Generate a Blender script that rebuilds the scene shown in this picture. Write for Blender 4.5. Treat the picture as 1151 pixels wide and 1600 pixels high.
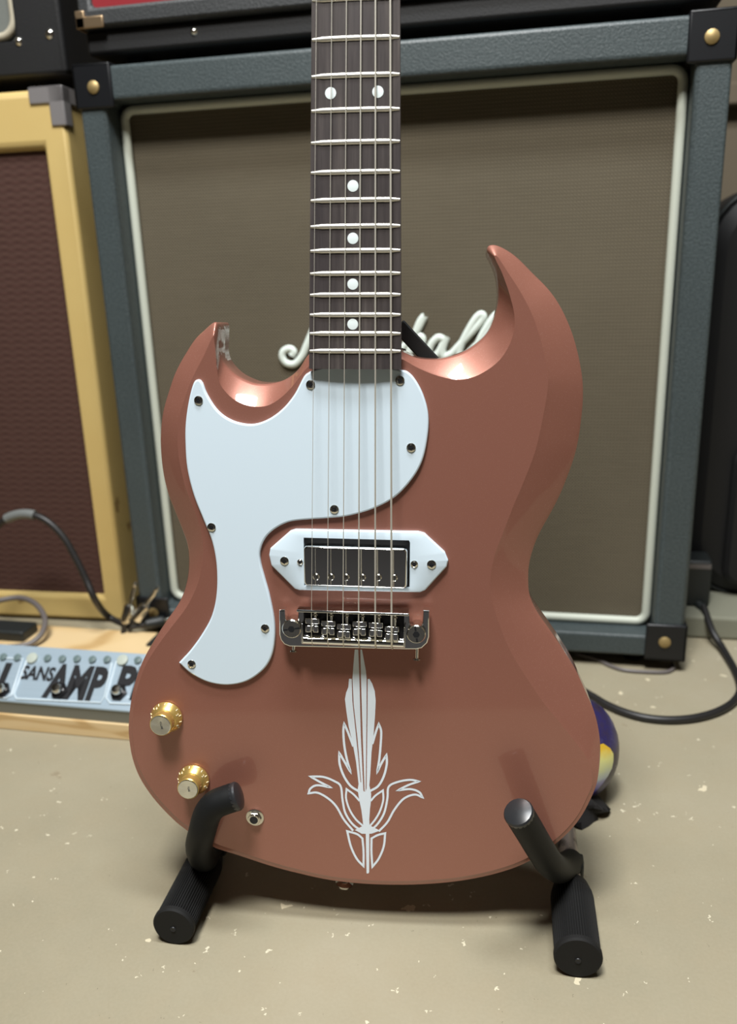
import bpy, bmesh, math, random
from math import sin, cos, tan, pi, radians, hypot, atan2
from mathutils import Vector, Matrix
from mathutils.geometry import tessellate_polygon
random.seed(7)
for o in list(bpy.data.objects): bpy.data.objects.remove(o)
scene = bpy.context.scene
COL = scene.collection

# ------------------------------------------------------------------ camera
CP = Vector((0.19636, -1.05001, 0.46262))
YAW, PITCH, ROLL = radians(-12.1946), radians(16.6988), radians(1.867)
FPX = 1296.57
fwd = Vector((sin(YAW)*cos(PITCH), cos(YAW)*cos(PITCH), -sin(PITCH)))
r0 = Vector((cos(YAW), -sin(YAW), 0)); d0 = fwd.cross(r0)
RIGHT = cos(ROLL)*r0 + sin(ROLL)*d0
DOWN = -sin(ROLL)*r0 + cos(ROLL)*d0
cd = bpy.data.cameras.new('camera'); cam = bpy.data.objects.new('camera', cd); COL.objects.link(cam)
cd.sensor_fit = 'VERTICAL'; cd.sensor_height = 32; cd.lens = FPX/1600*32
cd.clip_start = .02
m = Matrix.Identity(4)
for i in range(3):
    m[i][0] = RIGHT[i]; m[i][1] = -DOWN[i]; m[i][2] = -fwd[i]; m[i][3] = CP[i]
cam.matrix_world = m
cd.dof.use_dof = True; cd.dof.focus_distance = .54; cd.dof.aperture_fstop = 5.4
scene.camera = cam

# ------------------------------------------------------------------ world, lights, exposure
w = bpy.data.worlds.new('world'); scene.world = w; w.use_nodes = True
w.node_tree.nodes['Background'].inputs[0].default_value = (.9, .95, 1, 1)
w.node_tree.nodes['Background'].inputs[1].default_value = .05
vs = scene.view_settings
vs.view_transform = 'Standard'; vs.look = 'None'; vs.gamma = 1; vs.use_curve_mapping = False
vs.exposure = 0.42
def area(name, loc, target, size, power, color):
    l = bpy.data.lights.new(name, 'AREA'); l.shape = 'RECTANGLE'; l.size, l.size_y = size
    l.energy = power; l.color = color
    o = bpy.data.objects.new(name, l); COL.objects.link(o); o.location = loc
    o.rotation_euler = (Vector(target)-Vector(loc)).to_track_quat('-Z', 'Y').to_euler()
    return o
area('ceiling_lamp', (.0, -1.25, 2.04), (.05, -.5, .3), (.40, .32), 36, (1, .985, .95))
area('ceiling_lamp', (.22, -.78, 2.06), (.22, -.77, 0), (.9, .2), 24, (.93, .97, 1))

# ------------------------------------------------------------------ pixel helpers (photo frame 1151x1600)
def ray(px, py):
    return (RIGHT*((px-575.5)/FPX) + DOWN*((py-800)/FPX) + fwd)
def at(px, py, x=None, y=None, z=None):
    d = ray(px, py)
    if x is not None: t = (x-CP.x)/d.x
    elif y is not None: t = (y-CP.y)/d.y
    else: t = (z-CP.z)/d.z
    return CP + d*t
# guitar frame: X right, Y along the strings, Z out of the face
GM = (Matrix.Translation((0.081973, -0.541613, 0.410676)) @ Matrix.Rotation(radians(5.7861), 4, 'Z')
      @ Matrix.Rotation(pi/2-radians(4.4722), 4, 'X') @ Matrix.Rotation(radians(-1.354), 4, 'Z'))
GI = GM.inverted(); GIR = GI.to_3x3(); GC = GI @ CP
def gp(px, py, z=0.0):
    d = GIR @ ray(px, py); t = (z-GC.z)/d.z
    p = GC + d*t
    return Vector((p.x, p.y, z))

# ------------------------------------------------------------------ materials
MATS = {}
class NT:
    def __init__(s, name):
        s.m = bpy.data.materials.new(name); s.m.use_nodes = True; s.t = s.m.node_tree
        s.b = s.t.nodes['Principled BSDF']; MATS[name] = s.m
    def n(s, typ, **kw):
        x = s.t.nodes.new(typ)
        for k, v in kw.items():
            if k in x.inputs: x.inputs[k].default_value = v
            else: setattr(x, k, v)
        return x
    def l(s, a, b): s.t.links.new(a, b)
    def set(s, **kw):
        for k, v in kw.items():
            s.b.inputs[k.replace('_', ' ')].default_value = v
        return s
    def coord(s, scale=(1, 1, 1), rot=(0, 0, 0)):
        c = s.n('ShaderNodeTexCoord'); mp = s.n('ShaderNodeMapping')
        mp.inputs['Scale'].default_value = scale; mp.inputs['Rotation'].default_value = rot
        s.l(c.outputs['Object'], mp.inputs['Vector']); return mp.outputs['Vector']
    def noise(s, v, scale, detail=4, rough=.5):
        x = s.n('ShaderNodeTexNoise'); x.inputs['Scale'].default_value = scale
        x.inputs['Detail'].default_value = detail; x.inputs['Roughness'].default_value = rough
        s.l(v, x.inputs['Vector']); return x.outputs['Fac']
    def ramp(s, fac, stops):
        r = s.n('ShaderNodeValToRGB'); e = r.color_ramp.elements
        while len(e) < len(stops): e.new(.5)
        for q, (p, c) in zip(e, stops): q.position = p; q.color = (*c, 1)
        s.l(fac, r.inputs['Fac']); return r.outputs['Color']
    def mix(s, a, b, fac, mode='MIX'):
        x = s.n('ShaderNodeMix', data_type='RGBA', blend_type=mode)
        for sock, val in ((6, a), (7, b), (0, fac)):
            if isinstance(val, bpy.types.NodeSocket): s.l(val, x.inputs[sock])
            else: x.inputs[sock].default_value = val if sock == 0 else (*val, 1)
        return x.outputs[2]
    def math(s, op, a, b=0.0):
        x = s.n('ShaderNodeMath', operation=op)
        for i, val in enumerate((a, b)):
            if isinstance(val, bpy.types.NodeSocket): s.l(val, x.inputs[i])
            else: x.inputs[i].default_value = val
        return x.outputs[0]
    def col(s, c): s.l(c, s.b.inputs['Base Color']); return s
    def bump(s, h, strength=.3, dist=.001):
        x = s.n('ShaderNodeBump'); x.inputs['Strength'].default_value = strength; x.inputs['Distance'].default_value = dist
        s.l(h, x.inputs['Height']); s.l(x.outputs['Normal'], s.b.inputs['Normal']); return s
def plain(name, c, rough=.5, metal=0.0, coat=0.0, **kw):
    t = NT(name); t.set(Base_Color=(*c, 1), Roughness=rough, Metallic=metal, Coat_Weight=coat, **kw); return t.m

# copper-rose metallic lacquer
t = NT('lacquer'); v = t.coord()
flake = t.noise(v, 2600, 1); big = t.noise(v, 5, 2)
c = t.mix((.325, .134, .094), (.362, .152, .110), big)
c = t.mix(c, (.62, .36, .31), t.math('MULTIPLY', t.math('GREATER_THAN', flake, .70), .5))
t.col(c).set(Roughness=.42, Metallic=.38, Coat_Weight=.75, Coat_Roughness=.07)
plain('pickguard_white', (.70, .83, .93), .22, coat=.25)
plain('decal_white', (.82, .91, 1.0), .35)
plain('chrome', (.82, .82, .80), .06, 1)
plain('nickel', (.70, .68, .62), .16, 1)
plain('chrome_dark', (.035, .035, .038), .12, .6)
plain('black_gap', (.008, .009, .012), .5)
plain('fret_metal', (.84, .81, .73), .38, .8)
plain('string_steel', (.74, .71, .62), .42, .65)
plain('inlay', (.76, .84, .84), .25)
plain('gold_plastic', (.70, .49, .15), .30, .75, coat=.4)
t = NT('cap_metal').set(Base_Color=(.80, .80, .76, 1), Metallic=1.0, Roughness=.22)
t.set(Anisotropic=.8)
plain('knob_print', (.92, .86, .62), .5)
plain('print_dark', (.05, .05, .05), .5)
# rosewood
t = NT('rosewood'); v = t.coord((260, 14, 60)); n1 = t.noise(v, 1, 5, .65); n2 = t.noise(t.coord((40, 8, 20)), 1, 3)
c = t.ramp(n1, [(.25, (.028, .021, .018)), (.55, (.085, .070, .063)), (.8, (.165, .140, .122))])
t.col(t.mix(c, (.035, .030, .034), n2)).set(Roughness=.38); t.bump(n1, .25, .0004)
plain('neck_wood', (.16, .05, .032), .3, coat=.4)
# stand
t = NT('foam_black'); t.set(Base_Color=(.006, .0065, .007, 1), Roughness=.6, Specular_IOR_Level=.25); t.bump(t.noise(t.coord(), 900, 2), .15, .0003)
t = NT('rubber_black'); t.set(Base_Color=(.009, .009, .009, 1), Roughness=.7, Specular_IOR_Level=.3); t.bump(t.noise(t.coord(), 500, 3), .2, .0004)
plain('plastic_cap', (.020, .021, .023), .3)
t = NT('worn_steel'); n1 = t.noise(t.coord((1, 1, 1)), 60, 4)
t.col(t.ramp(n1, [(.36, (.02, .018, .017)), (.50, (.34, .29, .26))])).set(Roughness=.4, Metallic=.6)
# grey-green levant vinyl
def vinyl(name, a, b, scale=420, rough=.55, bump=.5):
    t = NT(name); v = t.coord(); n1 = t.noise(v, scale, 3, .6); n2 = t.noise(v, 14, 3)
    c = t.ramp(n1, [(.3, a), (.7, b)])
    c = t.mix(c, tuple(x*.8 for x in a), t.math('MULTIPLY', n2, .5))
    t.col(c).set(Roughness=rough); t.bump(n1, bump, .0012)
vinyl('vinyl_grey', (.035, .047, .050), (.076, .096, .099), 420, .45)
vinyl('vinyl_black', (.003, .003, .0035), (.007, .007, .0075), 420, .6, .2)
vinyl('vinyl_charcoal', (.018, .020, .021), (.045, .048, .05))
plain('corner_black', (.005, .0055, .007), .4); plain('corner_steel', (.34, .32, .32), .3, .5)
plain('brass', (.36, .26, .11), .5, .5)
plain('corner_gold', (.5, .36, .22), .35, .9)
plain('piping_white', (.52, .55, .47), .5)
plain('piping_cream', (.42, .38, .29), .5)
plain('logo_white', (.72, .80, .74), .35)
# woven grille cloths
def weave(name, c1, c2, c3, pitch, aniso=(1, 1), rough=.85):
    t = NT(name); v = t.coord(); sx = t.n('ShaderNodeSeparateXYZ'); t.l(v, sx.inputs[0])
    u = t.math('MULTIPLY', sx.outputs['X'], 2*pi/pitch*aniso[0]); z = t.math('MULTIPLY', sx.outputs['Z'], 2*pi/pitch*aniso[1])
    a = t.math('SINE', u); b = t.math('SINE', z)
    pr = t.math('ADD', t.math('MULTIPLY', t.math('MULTIPLY', a, b), .5), .5)
    pb = t.math('ADD', t.math('MULTIPLY', b, .5), .5)
    n = t.noise(t.coord((40, 40, 900)), 1, 3); n2 = t.noise(v, 6, 3)
    c = t.mix(c1, c2, pr); c = t.mix(c, c3, t.math('MULTIPLY', pb, .45))
    c = t.mix(c, c1, t.math('MULTIPLY', n, .45)); c = t.mix(c, c2, t.math('MULTIPLY', n2, .25))
    t.col(c).set(Roughness=rough, Specular_IOR_Level=.2); t.bump(pr, .4, .0006)
weave('grille_basket', (.048, .040, .027), (.215, .182, .126), (.030, .025, .017), .0036)
weave('grille_oxblood', (.048, .022, .018), (.075, .036, .029), (.11, .065, .05), .0085, (.45, 1))
weave('grille_silver', (.12, .13, .12), (.20, .21, .19), (.08, .085, .08), .003)
weave('grille_red', (.22, .018, .024), (.27, .026, .032), (.18, .013, .018), .003)
# tweed
t = NT('tweed'); v = t.coord((1, 1, 1), (0, radians(45), 0)); wv = t.n('ShaderNodeTexWave'); wv.inputs['Scale'].default_value = 160
t.l(v, wv.inputs['Vector']); n2 = t.noise(t.coord(), 9, 4); n3 = t.noise(t.coord(), 300, 2)
c = t.mix((.58, .42, .155), (.46, .31, .095), wv.outputs['Fac']); c = t.mix(c, (.62, .48, .2), t.math('MULTIPLY', n2, .6))
c = t.mix(c, (.2, .11, .03), t.math('MULTIPLY', t.math('GREATER_THAN', t.noise(t.coord(), 22, 4), .69), .7))
t.col(c).set(Roughness=.55, Coat_Weight=.15); t.bump(wv.outputs['Fac'], .2, .0006)
# pine
t = NT('pine'); nn = t.noise(t.coord((5, 7, 42)), 1, 1.5)
sn = t.math('ADD', t.math('MULTIPLY', t.math('SINE', t.math('MULTIPLY', nn, 34.0)), .5), .5); n2 = t.noise(t.coord((30, 400, 400)), 1, 3)
c = t.ramp(sn, [(.35, (.72, .54, .30)), (.75, (.68, .49, .25)), (.97, (.50, .31, .12))])
t.col(t.mix(c, (.68, .5, .27), t.math('MULTIPLY', n2, .6))).set(Roughness=.5)
# floor: painted concrete
t = NT('concrete'); v = t.coord(); n1 = t.noise(v, 3.2, 6, .6); n2 = t.noise(v, 30, 6, .65); n3 = t.noise(v, 420, 3)
c = t.ramp(n1, [(.3, (.238, .212, .142)), (.55, (.298, .265, .183)), (.75, (.328, .292, .212))])
c = t.mix(c, (.29, .245, .16), t.math('MULTIPLY', t.math('SUBTRACT', n2, .42), 1.5))
c = t.mix(c, (.46, .41, .31), t.math('MULTIPLY', n3, .22))
def specks(scale, thr, rnd):
    vo = t.n('ShaderNodeTexVoronoi'); vo.inputs['Scale'].default_value = scale
    wob = t.n('ShaderNodeMix', data_type='VECTOR'); nz = t.n('ShaderNodeTexNoise'); nz.inputs['Scale'].default_value = scale*3
    t.l(v, nz.inputs['Vector']); wob.inputs[0].default_value = .016
    t.l(v, wob.inputs[4]); t.l(nz.outputs['Color'], wob.inputs[5]); t.l(wob.outputs[1], vo.inputs['Vector'])
    sc = t.n('ShaderNodeSeparateColor'); t.l(vo.outputs['Color'], sc.inputs[0])
    return t.math('MULTIPLY', t.math('LESS_THAN', vo.outputs['Distance'], thr), t.math('GREATER_THAN', sc.outputs[0], rnd))
c = t.mix(c, (.72, .66, .50), t.math('MULTIPLY', specks(75, .11, .6), .7))
c = t.mix(c, (.70, .62, .44), t.math('MULTIPLY', specks(34, .12, .80), .7))
c = t.mix(c, (.10, .08, .05), t.math('MULTIPLY', specks(90, .07, .78), .6))
c = t.mix(c, (.16, .11, .06), t.math('MULTIPLY', t.math('GREATER_THAN', t.noise(t.coord((1, 1, 1)), 13, 8, .75), .665), .35))
t.col(c).set(Roughness=.62, Specular_IOR_Level=.35); t.bump(n2, .15, .002)
# walls
def wallmat(name, c):
    t = NT(name); n1 = t.noise(t.coord(), 4, 5); t.col(t.mix(c, tuple(x*.75 for x in c), n1)).set(Roughness=.85); t.bump(t.noise(t.coord(), 120, 3), .1, .002)
wallmat('wall_brown', (.15, .12, .08)); wallmat('wall_dark', (.16, .145, .13)); wallmat('ceiling_paint', (.22, .215, .20))
wallmat('ledge_concrete', (.24, .24, .18)); wallmat('added_dark_carpet', (.022, .020, .020))
# pedal
t = NT('pedal_silver'); n1 = t.noise(t.coord((3, 300, 300)), 1, 2); t.col(t.mix((.36, .46, .54), (.42, .52, .60), n1)).set(Roughness=.36, Metallic=.35)
plain('pedal_side', (.20, .20, .17), .4, .4)
plain('pedal_line', (.62, .72, .78), .4)
plain('print_black', (.006, .006, .008), .8)
plain('pot_green', (.12, .17, .17), .4)
plain('pot_pale', (.42, .46, .40), .4)
plain('cable_black', (.014, .013, .013), .45)
plain('cable_grey', (.13, .115, .11), .4)
plain('tape_grey', (.15, .16, .155), .5)
plain('case_black', (.004, .004, .0045), .6)
plain('box_black', (.012, .015, .015), .5)
t = NT('ball_paint'); v = t.coord((1, 1, 1)); n1 = t.noise(v, 34, 5, .65); n2 = t.noise(v, 90, 4)
c = t.ramp(n1, [(.30, (.010, .008, .015)), (.46, (.045, .032, .065)), (.58, (.030, .024, .12)), (.70, (.12, .11, .22))])
c = t.mix(c, (.40, .44, .46), t.math('MULTIPLY', t.math('GREATER_THAN', n2, .66), .7))
t.col(c).set(Roughness=.35)
t = NT('ball_patch'); sx = t.n('ShaderNodeSeparateXYZ'); t.l(t.coord(), sx.inputs[0])
zz = t.math('ADD', t.math('MULTIPLY', sx.outputs['Z'], 14.0), t.math('MULTIPLY', t.noise(t.coord(), 60, 3), .25))
zz = t.math('ADD', zz, .42)
t.col(t.ramp(zz, [(.18, (.04, .03, .45)), (.32, (.32, .30, .72)), (.42, (.60, .68, .70)), (.55, (.68, .72, .40)), (.68, (.78, .76, .28)), (.80, (.80, .52, .035))])).set(Roughness=.35)
plain('cloth_black', (.008, .007, .007), .85)

# ------------------------------------------------------------------ mesh helpers
def link(o, parent=None):
    COL.objects.link(o)
    if parent is not None: o.parent = parent
    return o
def mesh(name, V, F, mat, parent=None, smooth=None, bevel=None):
    me = bpy.data.meshes.new(name); me.from_pydata([tuple(x) for x in V], [], F); me.update()
    bm = bmesh.new(); bm.from_mesh(me); bmesh.ops.recalc_face_normals(bm, faces=bm.faces); bm.to_mesh(me); bm.free()
    if smooth is not None:
        for p in me.polygons: p.use_smooth = True
        me.set_sharp_from_angle(angle=radians(smooth))
    me.materials.append(MATS[mat])
    o = bpy.data.objects.new(name, me); link(o, parent)
    if bevel:
        b = o.modifiers.new('bevel', 'BEVEL'); b.width = bevel; b.segments = 3; b.limit_method = 'ANGLE'; b.angle_limit = radians(40)
        for p in me.polygons: p.use_smooth = True
        me.set_sharp_from_angle(angle=radians(50))
    return o
def empty(name, loc=(0, 0, 0), rz=0.0, mat=None):
    o = bpy.data.objects.new(name, None); link(o); o.empty_display_size = .02
    if mat is not None: o.matrix_world = mat
    else: o.location = loc; o.rotation_euler = (0, 0, rz)
    return o
def tag(o, label, cat, group=None):
    o['label'] = label; o['category'] = cat
    if group: o['group'] = group
    return o
def struct(o): o['kind'] = 'structure'; return o
def boxdata(x0, x1, y0, y1, z0, z1):
    V = [(x, y, z) for x in (x0, x1) for y in (y0, y1) for z in (z0, z1)]
    F = [(0, 1, 3, 2), (4, 6, 7, 5), (0, 4, 5, 1), (2, 3, 7, 6), (0, 2, 6, 4), (1, 5, 7, 3)]
    return V, F
def box(name, x0, x1, y0, y1, z0, z1, mat, parent=None, bevel=None):
    V, F = boxdata(x0, x1, y0, y1, z0, z1); return mesh(name, V, F, mat, parent, None, bevel)
def multi(parts):
    V, F = [], []
    for v, f in parts:
        n = len(V); V += list(v); F += [tuple(i+n for i in q) for q in f]
    return V, F
def cr(P, closed=True, n=6):
    P = [Vector(p) for p in P]; N = len(P); out = []
    segs = N if closed else N-1
    for i in range(segs):
        if closed: a, b, c, d = P[i-1], P[i], P[(i+1) % N], P[(i+2) % N]
        else:
            b, c = P[i], P[i+1]; a = P[i-1] if i else b*2-c; d = P[i+2] if i+2 < N else c*2-b
        for k in range(n):
            u = k/n
            out.append(.5*((2*b)+(c-a)*u+(2*a-5*b+4*c-d)*u*u+(3*b-a-3*c+d)*u**3))
    if not closed: out.append(P[-1].copy())
    return out
def offset2(P, d):
    """inset of a closed outline in XY, left of travel for positive d"""
    N = len(P); out = []
    ar = sum(P[i].x*P[(i+1) % N].y-P[(i+1) % N].x*P[i].y for i in range(N)); s = 1 if ar > 0 else -1
    for i in range(N):
        a, b, c = P[i-1], P[i], P[(i+1) % N]
        e1 = Vector((b.x-a.x, b.y-a.y)); e2 = Vector((c.x-b.x, c.y-b.y))
        if e1.length < 1e-9: e1 = e2
        if e2.length < 1e-9: e2 = e1
        e1.normalize(); e2.normalize()
        n1 = Vector((-e1.y, e1.x)); n2 = Vector((-e2.y, e2.x)); q = n1+n2
        if q.length < 1e-6: q = n1
        q.normalize(); k = max(.5, q.dot(n1))
        out.append(Vector((b.x+q.x*d*s/k, b.y+q.y*d*s/k, b.z)))
    return out
def rings(name, R, mat, parent=None, smooth=25, cap0=True, cap1=True):
    N = len(R[0]); V = [p for r in R for p in r]; F = []
    for j in range(len(R)-1):
        for i in range(N):
            k = (i+1) % N
            F.append((j*N+i, j*N+k, (j+1)*N+k, (j+1)*N+i))
    nside = len(F)
    for on, off in ((cap0, 0), (cap1, (len(R)-1)*N)):
        if on: F += [tuple(off+i for i in q) for q in tessellate_polygon([R[0 if off == 0 else -1]])]
    o = mesh(name, V, F, mat, parent, smooth)
    for p in o.data.polygons:
        if p.index >= nside: p.use_smooth = False
    return o
def zed(P, z): return [Vector((p.x, p.y, z)) for p in P]
def prism(name, P, z0, z1, b, mat, parent=None, smooth=30):
    R = [zed(P, z0), zed(P, z1-b)]
    if b > 0: R += [zed(offset2(P, b*.35), z1-b*.3), zed(offset2(P, b), z1)]
    return rings(name, R, mat, parent, smooth)
def lathedata(prof, n=24, M=None):
    V, F = [], []
    for r, z in prof:
        for i in range(n):
            a = 2*pi*i/n; V.append(Vector((r*cos(a), r*sin(a), z)))
    for j in range(len(prof)-1):
        for i in range(n):
            k = (i+1) % n; F.append((j*n+i, j*n+k, (j+1)*n+k, (j+1)*n+i))
    F.append(tuple(range(n))[::-1]); F.append(tuple((len(prof)-1)*n+i for i in range(n)))
    if M is not None: V = [M @ v for v in V]
    return V, F
def lathe(name, prof, mat, parent=None, n=24, M=None, smooth=35):
    V, F = lathedata(prof, n, M); return mesh(name, V, F, mat, parent, smooth)
def axisM(p, d):
    return Matrix.Translation(Vector(p)) @ Vector(d).to_track_quat('Z', 'Y').to_matrix().to_4x4()
def tubedata(P, r, n=10):
    P = [Vector(p) for p in P]; N = len(P)
    rad = r if isinstance(r, (list, tuple)) else [r]*N
    V, F = [], []; up = None
    for i in range(N):
        d = (P[min(i+1, N-1)]-P[max(i-1, 0)]).normalized()
        if up is None:
            up = Vector((0, 0, 1)) if abs(d.z) < .9 else Vector((1, 0, 0))
        a = (up-d*up.dot(d)).normalized(); b = d.cross(a); up = a
        for k in range(n):
            t_ = 2*pi*k/n; V.append(P[i]+(a*cos(t_)+b*sin(t_))*rad[i])
    for i in range(N-1):
        for k in range(n):
            q = (k+1) % n; F.append((i*n+k, i*n+q, (i+1)*n+q, (i+1)*n+k))
    F.append(tuple(range(n))[::-1]); F.append(tuple((N-1)*n+k for k in range(n)))
    return V, F
def tube(name, P, r, mat, parent=None, n=10, smooth=50):
    V, F = tubedata(P, r, n); return mesh(name, V, F, mat, parent, smooth)
def text(name, s, size, M, mat, parent=None, shear=0.0, offset=0.0, depth=.0001, sx=1.0, align='CENTER'):
    cu = bpy.data.curves.new(name, 'FONT'); cu.body = s; cu.size = size; cu.shear = shear; cu.offset = offset; cu.extrude = depth
    cu.align_x = align; cu.align_y = 'CENTER'; cu.resolution_u = 3
    tmp = bpy.data.objects.new('tmp', cu); COL.objects.link(tmp)
    me = bpy.data.meshes.new_from_object(tmp.evaluated_get(bpy.context.evaluated_depsgraph_get()))
    bpy.data.objects.remove(tmp); bpy.data.curves.remove(cu)
    me.transform(M @ Matrix.Diagonal((sx, 1, 1, 1))); me.materials.clear(); me.materials.append(MATS[mat])
    o = bpy.data.objects.new(name, me); link(o, parent); return o
def framebox(name, W, H, D, l, r_, b, t_, rec, mat, parent, bevel=.005):
    """speaker box shell, front at y=0 with a recessed opening; x centred, z from 0"""
    x0, x1 = -W/2, W/2
    V = [(x0, 0, 0), (x1, 0, 0), (x1, 0, H), (x0, 0, H), (x0+l, 0, b), (x1-r_, 0, b), (x1-r_, 0, H-t_), (x0+l, 0, H-t_)]
    V += [(x, rec, z) for x, y, z in V[4:8]] + [(x, D, z) for x, y, z in V[:4]]
    F = [(0, 1, 5, 4), (1, 2, 6, 5), (2, 3, 7, 6), (3, 0, 4, 7), (4, 5, 9, 8), (5, 6, 10, 9), (6, 7, 11, 10), (7, 4, 8, 11), (8, 9, 10, 11),
         (0, 12, 13, 1), (1, 13, 14, 2), (2, 14, 15, 3), (3, 15, 12, 0), (15, 14, 13, 12)]
    return mesh(name, V, F, mat, parent, None, bevel)
def rrect(x0, x1, z0, z1, r, n=6):
    P = []
    for cx, cz, a0 in ((x1-r, z1-r, 0), (x0+r, z1-r, 90), (x0+r, z0+r, 180), (x1-r, z0+r, 270)):
        for k in range(n+1):
            a = radians(a0+90*k/n); P.append(Vector((cx+r*cos(a), cz+r*sin(a), 0)))
    return P
def loop_tube(name, P, r, mat, parent, n=8):
    N = len(P); V, F = [], []
    for i in range(N):
        d = (P[(i+1) % N]-P[i-1]).normalized(); a = Vector((0, 1, 0)); b = d.cross(a).normalized()
        for k in range(n):
            q = 2*pi*k/n; V.append(P[i]+(a*cos(q)+b*sin(q))*r)
    for i in range(N):
        for k in range(n):
            j = (i+1) % N; q = (k+1) % n; F.append((i*n+k, i*n+q, j*n+q, j*n+k))
    return mesh(name, V, F, mat, parent, 60)

# ------------------------------------------------------------------ room
X0, X1, Y0, Y1, ZC = -2.3, 1.7, -3.2, .62, 2.12
struct(box('floor', X0-.1, X1+.1, Y0-.1, Y1+.1, -.1, 0, 'concrete'))
struct(box('floor', X0+.1, X1-.1, Y0+.05, -1.0, 0, .006, 'added_dark_carpet'))  # unseen carpet behind the camera, added to darken reflections in chrome and lacquer
struct(box('wall_back', X0-.1, X1+.1, Y1, Y1+.1, 0, ZC, 'wall_brown'))
struct(box('wall_right', X1, X1+.1, Y0, Y1, 0, ZC, 'wall_brown'))
struct(box('wall_left', X0-.1, X0, Y0, Y1, 0, ZC, 'wall_brown'))
struct(box('wall_front', X0-.1, X1+.1, Y0-.1, Y0, 0, ZC, 'wall_dark'))
struct(box('ceiling', X0-.1, X1+.1, Y0-.1, Y1+.1, ZC, ZC+.1, 'ceiling_paint'))

# ------------------------------------------------------------------ big speaker cabinet
K = .87
CX, CY, CZ = .0255, -.1365, .0174
cab = tag(empty('speaker_cabinet', (CX, CY, CZ)), 'large faded grey speaker cabinet with brown woven grille behind the guitar', 'speaker cabinet')
W, H, D = .67, .657, .32
REC = .040
def inner(TL, TR_, BR, BL, y):
    q = [at(*p, y=CY+y) for p in (TL, TR_, BR, BL)]
    return (q[0].x+q[3].x)/2-CX, (q[1].x+q[2].x)/2-CX, (q[2].z+q[3].z)/2-CZ, (q[0].z+q[1].z)/2-CZ
fx0, fx1, fz0, fz1 = inner((162, 157), (1086, 86), (1022, 990), (254, 957), 0)
framebox('shell', W, H, D, fx0+W/2, W/2-fx1, fz0, H-fz1, REC, 'vinyl_grey', cab, .004)
V, F = boxdata(fx0, fx1, REC-.0024, REC-.0004, fz0, fz1); mesh('grille_cloth', V, F, 'grille_basket', cab)
x0, x1, z0, z1 = inner((179, 164), (1077, 93), (1016, 979), (272, 950), REC-.008)
x0 = max(x0, fx0); x1 = min(x1, fx1); z0 = max(z0, fz0); z1 = min(z1, fz1)
pp = rrect(x0+.0052, x1-.0052, z0+.0052, z1-.0052, .012)
loop_tube('piping', [Vector((p.x, REC-.008, p.y)) for p in pp], .0052, 'piping_white', cab)
for sx in (-1, 1):
    for sz, zc in ((1, H), (-1, 0)):
        # three-sided moulded corner: front, side and end flanges
        s, th = .042, .003
        xa = sx*W/2; za = zc
        def rng(a, b): return (min(a, b), max(a, b))
        P = []
        P.append(boxdata(*rng(xa-sx*s, xa+sx*th), -th, .002, *rng(za-sz*s, za+sz*th)))
        P.append(boxdata(*rng(xa-sx*.002, xa+sx*th), -th, s, *rng(za-sz*s, za+sz*th)))
        P.append(boxdata(*rng(xa-sx*s, xa+sx*th), -th, s, *rng(za-sz*.002, za+sz*th)))
        V, F = multi(P); o = mesh('corner_protector', V, F, 'corner_black', cab, None, .0022)
        lathe('rivet', [(.0068, 0), (.0066, .0012), (.004, .0028), (.0005, .0032)], 'brass', o, 14, axisM((xa-sx*.021, -th, za-sz*.021), (0, -1, 0)))
    for y in (.04, D-.04):
        lathe('foot', [(.017, 0), (.019, -.004), (.015, -CZ)], 'corner_black', cab, 16, Matrix.Translation((sx*(W/2-.05), y, 0)))
# script logo: one joined moulding of brush strokes
LY = CY+REC-.005
def lg(X, Y): p = at(400+X/2.74, 440+Y/2.74, y=LY); return (p.x-CX, p.y-CY, p.z-CZ)
strokes = [
 [(152, 318), (160, 298), (140, 287), (116, 300), (112, 325), (130, 350), (165, 352), (195, 320), (215, 275), (236, 225), (265, 160), (290, 140), (286, 200), (268, 300), (275, 318)],
 [(275, 318), (320, 230), (365, 150), (384, 145), (372, 220), (350, 305), (372, 322), (400, 295)],
 [(455, 245), (425, 245), (400, 290), (412, 322), (440, 305), (462, 250), (448, 305), (462, 322), (490, 290)],
 [(490, 290), (505, 250), (500, 235), (525, 245), (515, 300), (530, 322), (552, 290)],
 [(552, 290), (575, 235), (590, 290), (575, 322), (545, 318)],
 [(575, 322), (620, 290), (680, 222), (714, 160), (716, 152), (700, 175), (676, 235), (648, 318)],
 [(652, 312), (675, 262), (698, 236), (712, 246), (704, 290), (712, 322), (738, 316)],
 [(803, 248), (778, 240), (750, 268), (738, 306), (752, 326), (780, 305), (802, 262), (812, 236)],
 [(814, 240), (797, 290), (803, 322), (838, 308)],
 [(838, 308), (900, 240), (955, 180), (972, 150), (960, 141), (935, 165), (896, 232), (868, 296), (876, 320), (905, 312)],
 [(905, 312), (960, 255), (1010, 190), (1040, 150), (1035, 138), (1012, 158), (968, 228), (940, 296), (952, 320), (985, 305)],
]
parts = []
for s in strokes:
    pts = cr([lg(*q) for q in s], False, 6)
    V, F = tubedata(pts, .0042, 8)
    parts.append(([Vector((v.x, pts[0].y+(v.y-pts[0].y)*.6, v.z)) for v in V], F))
V, F = multi(parts); mesh('logo', V, F, 'logo_white', cab, 60)

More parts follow.
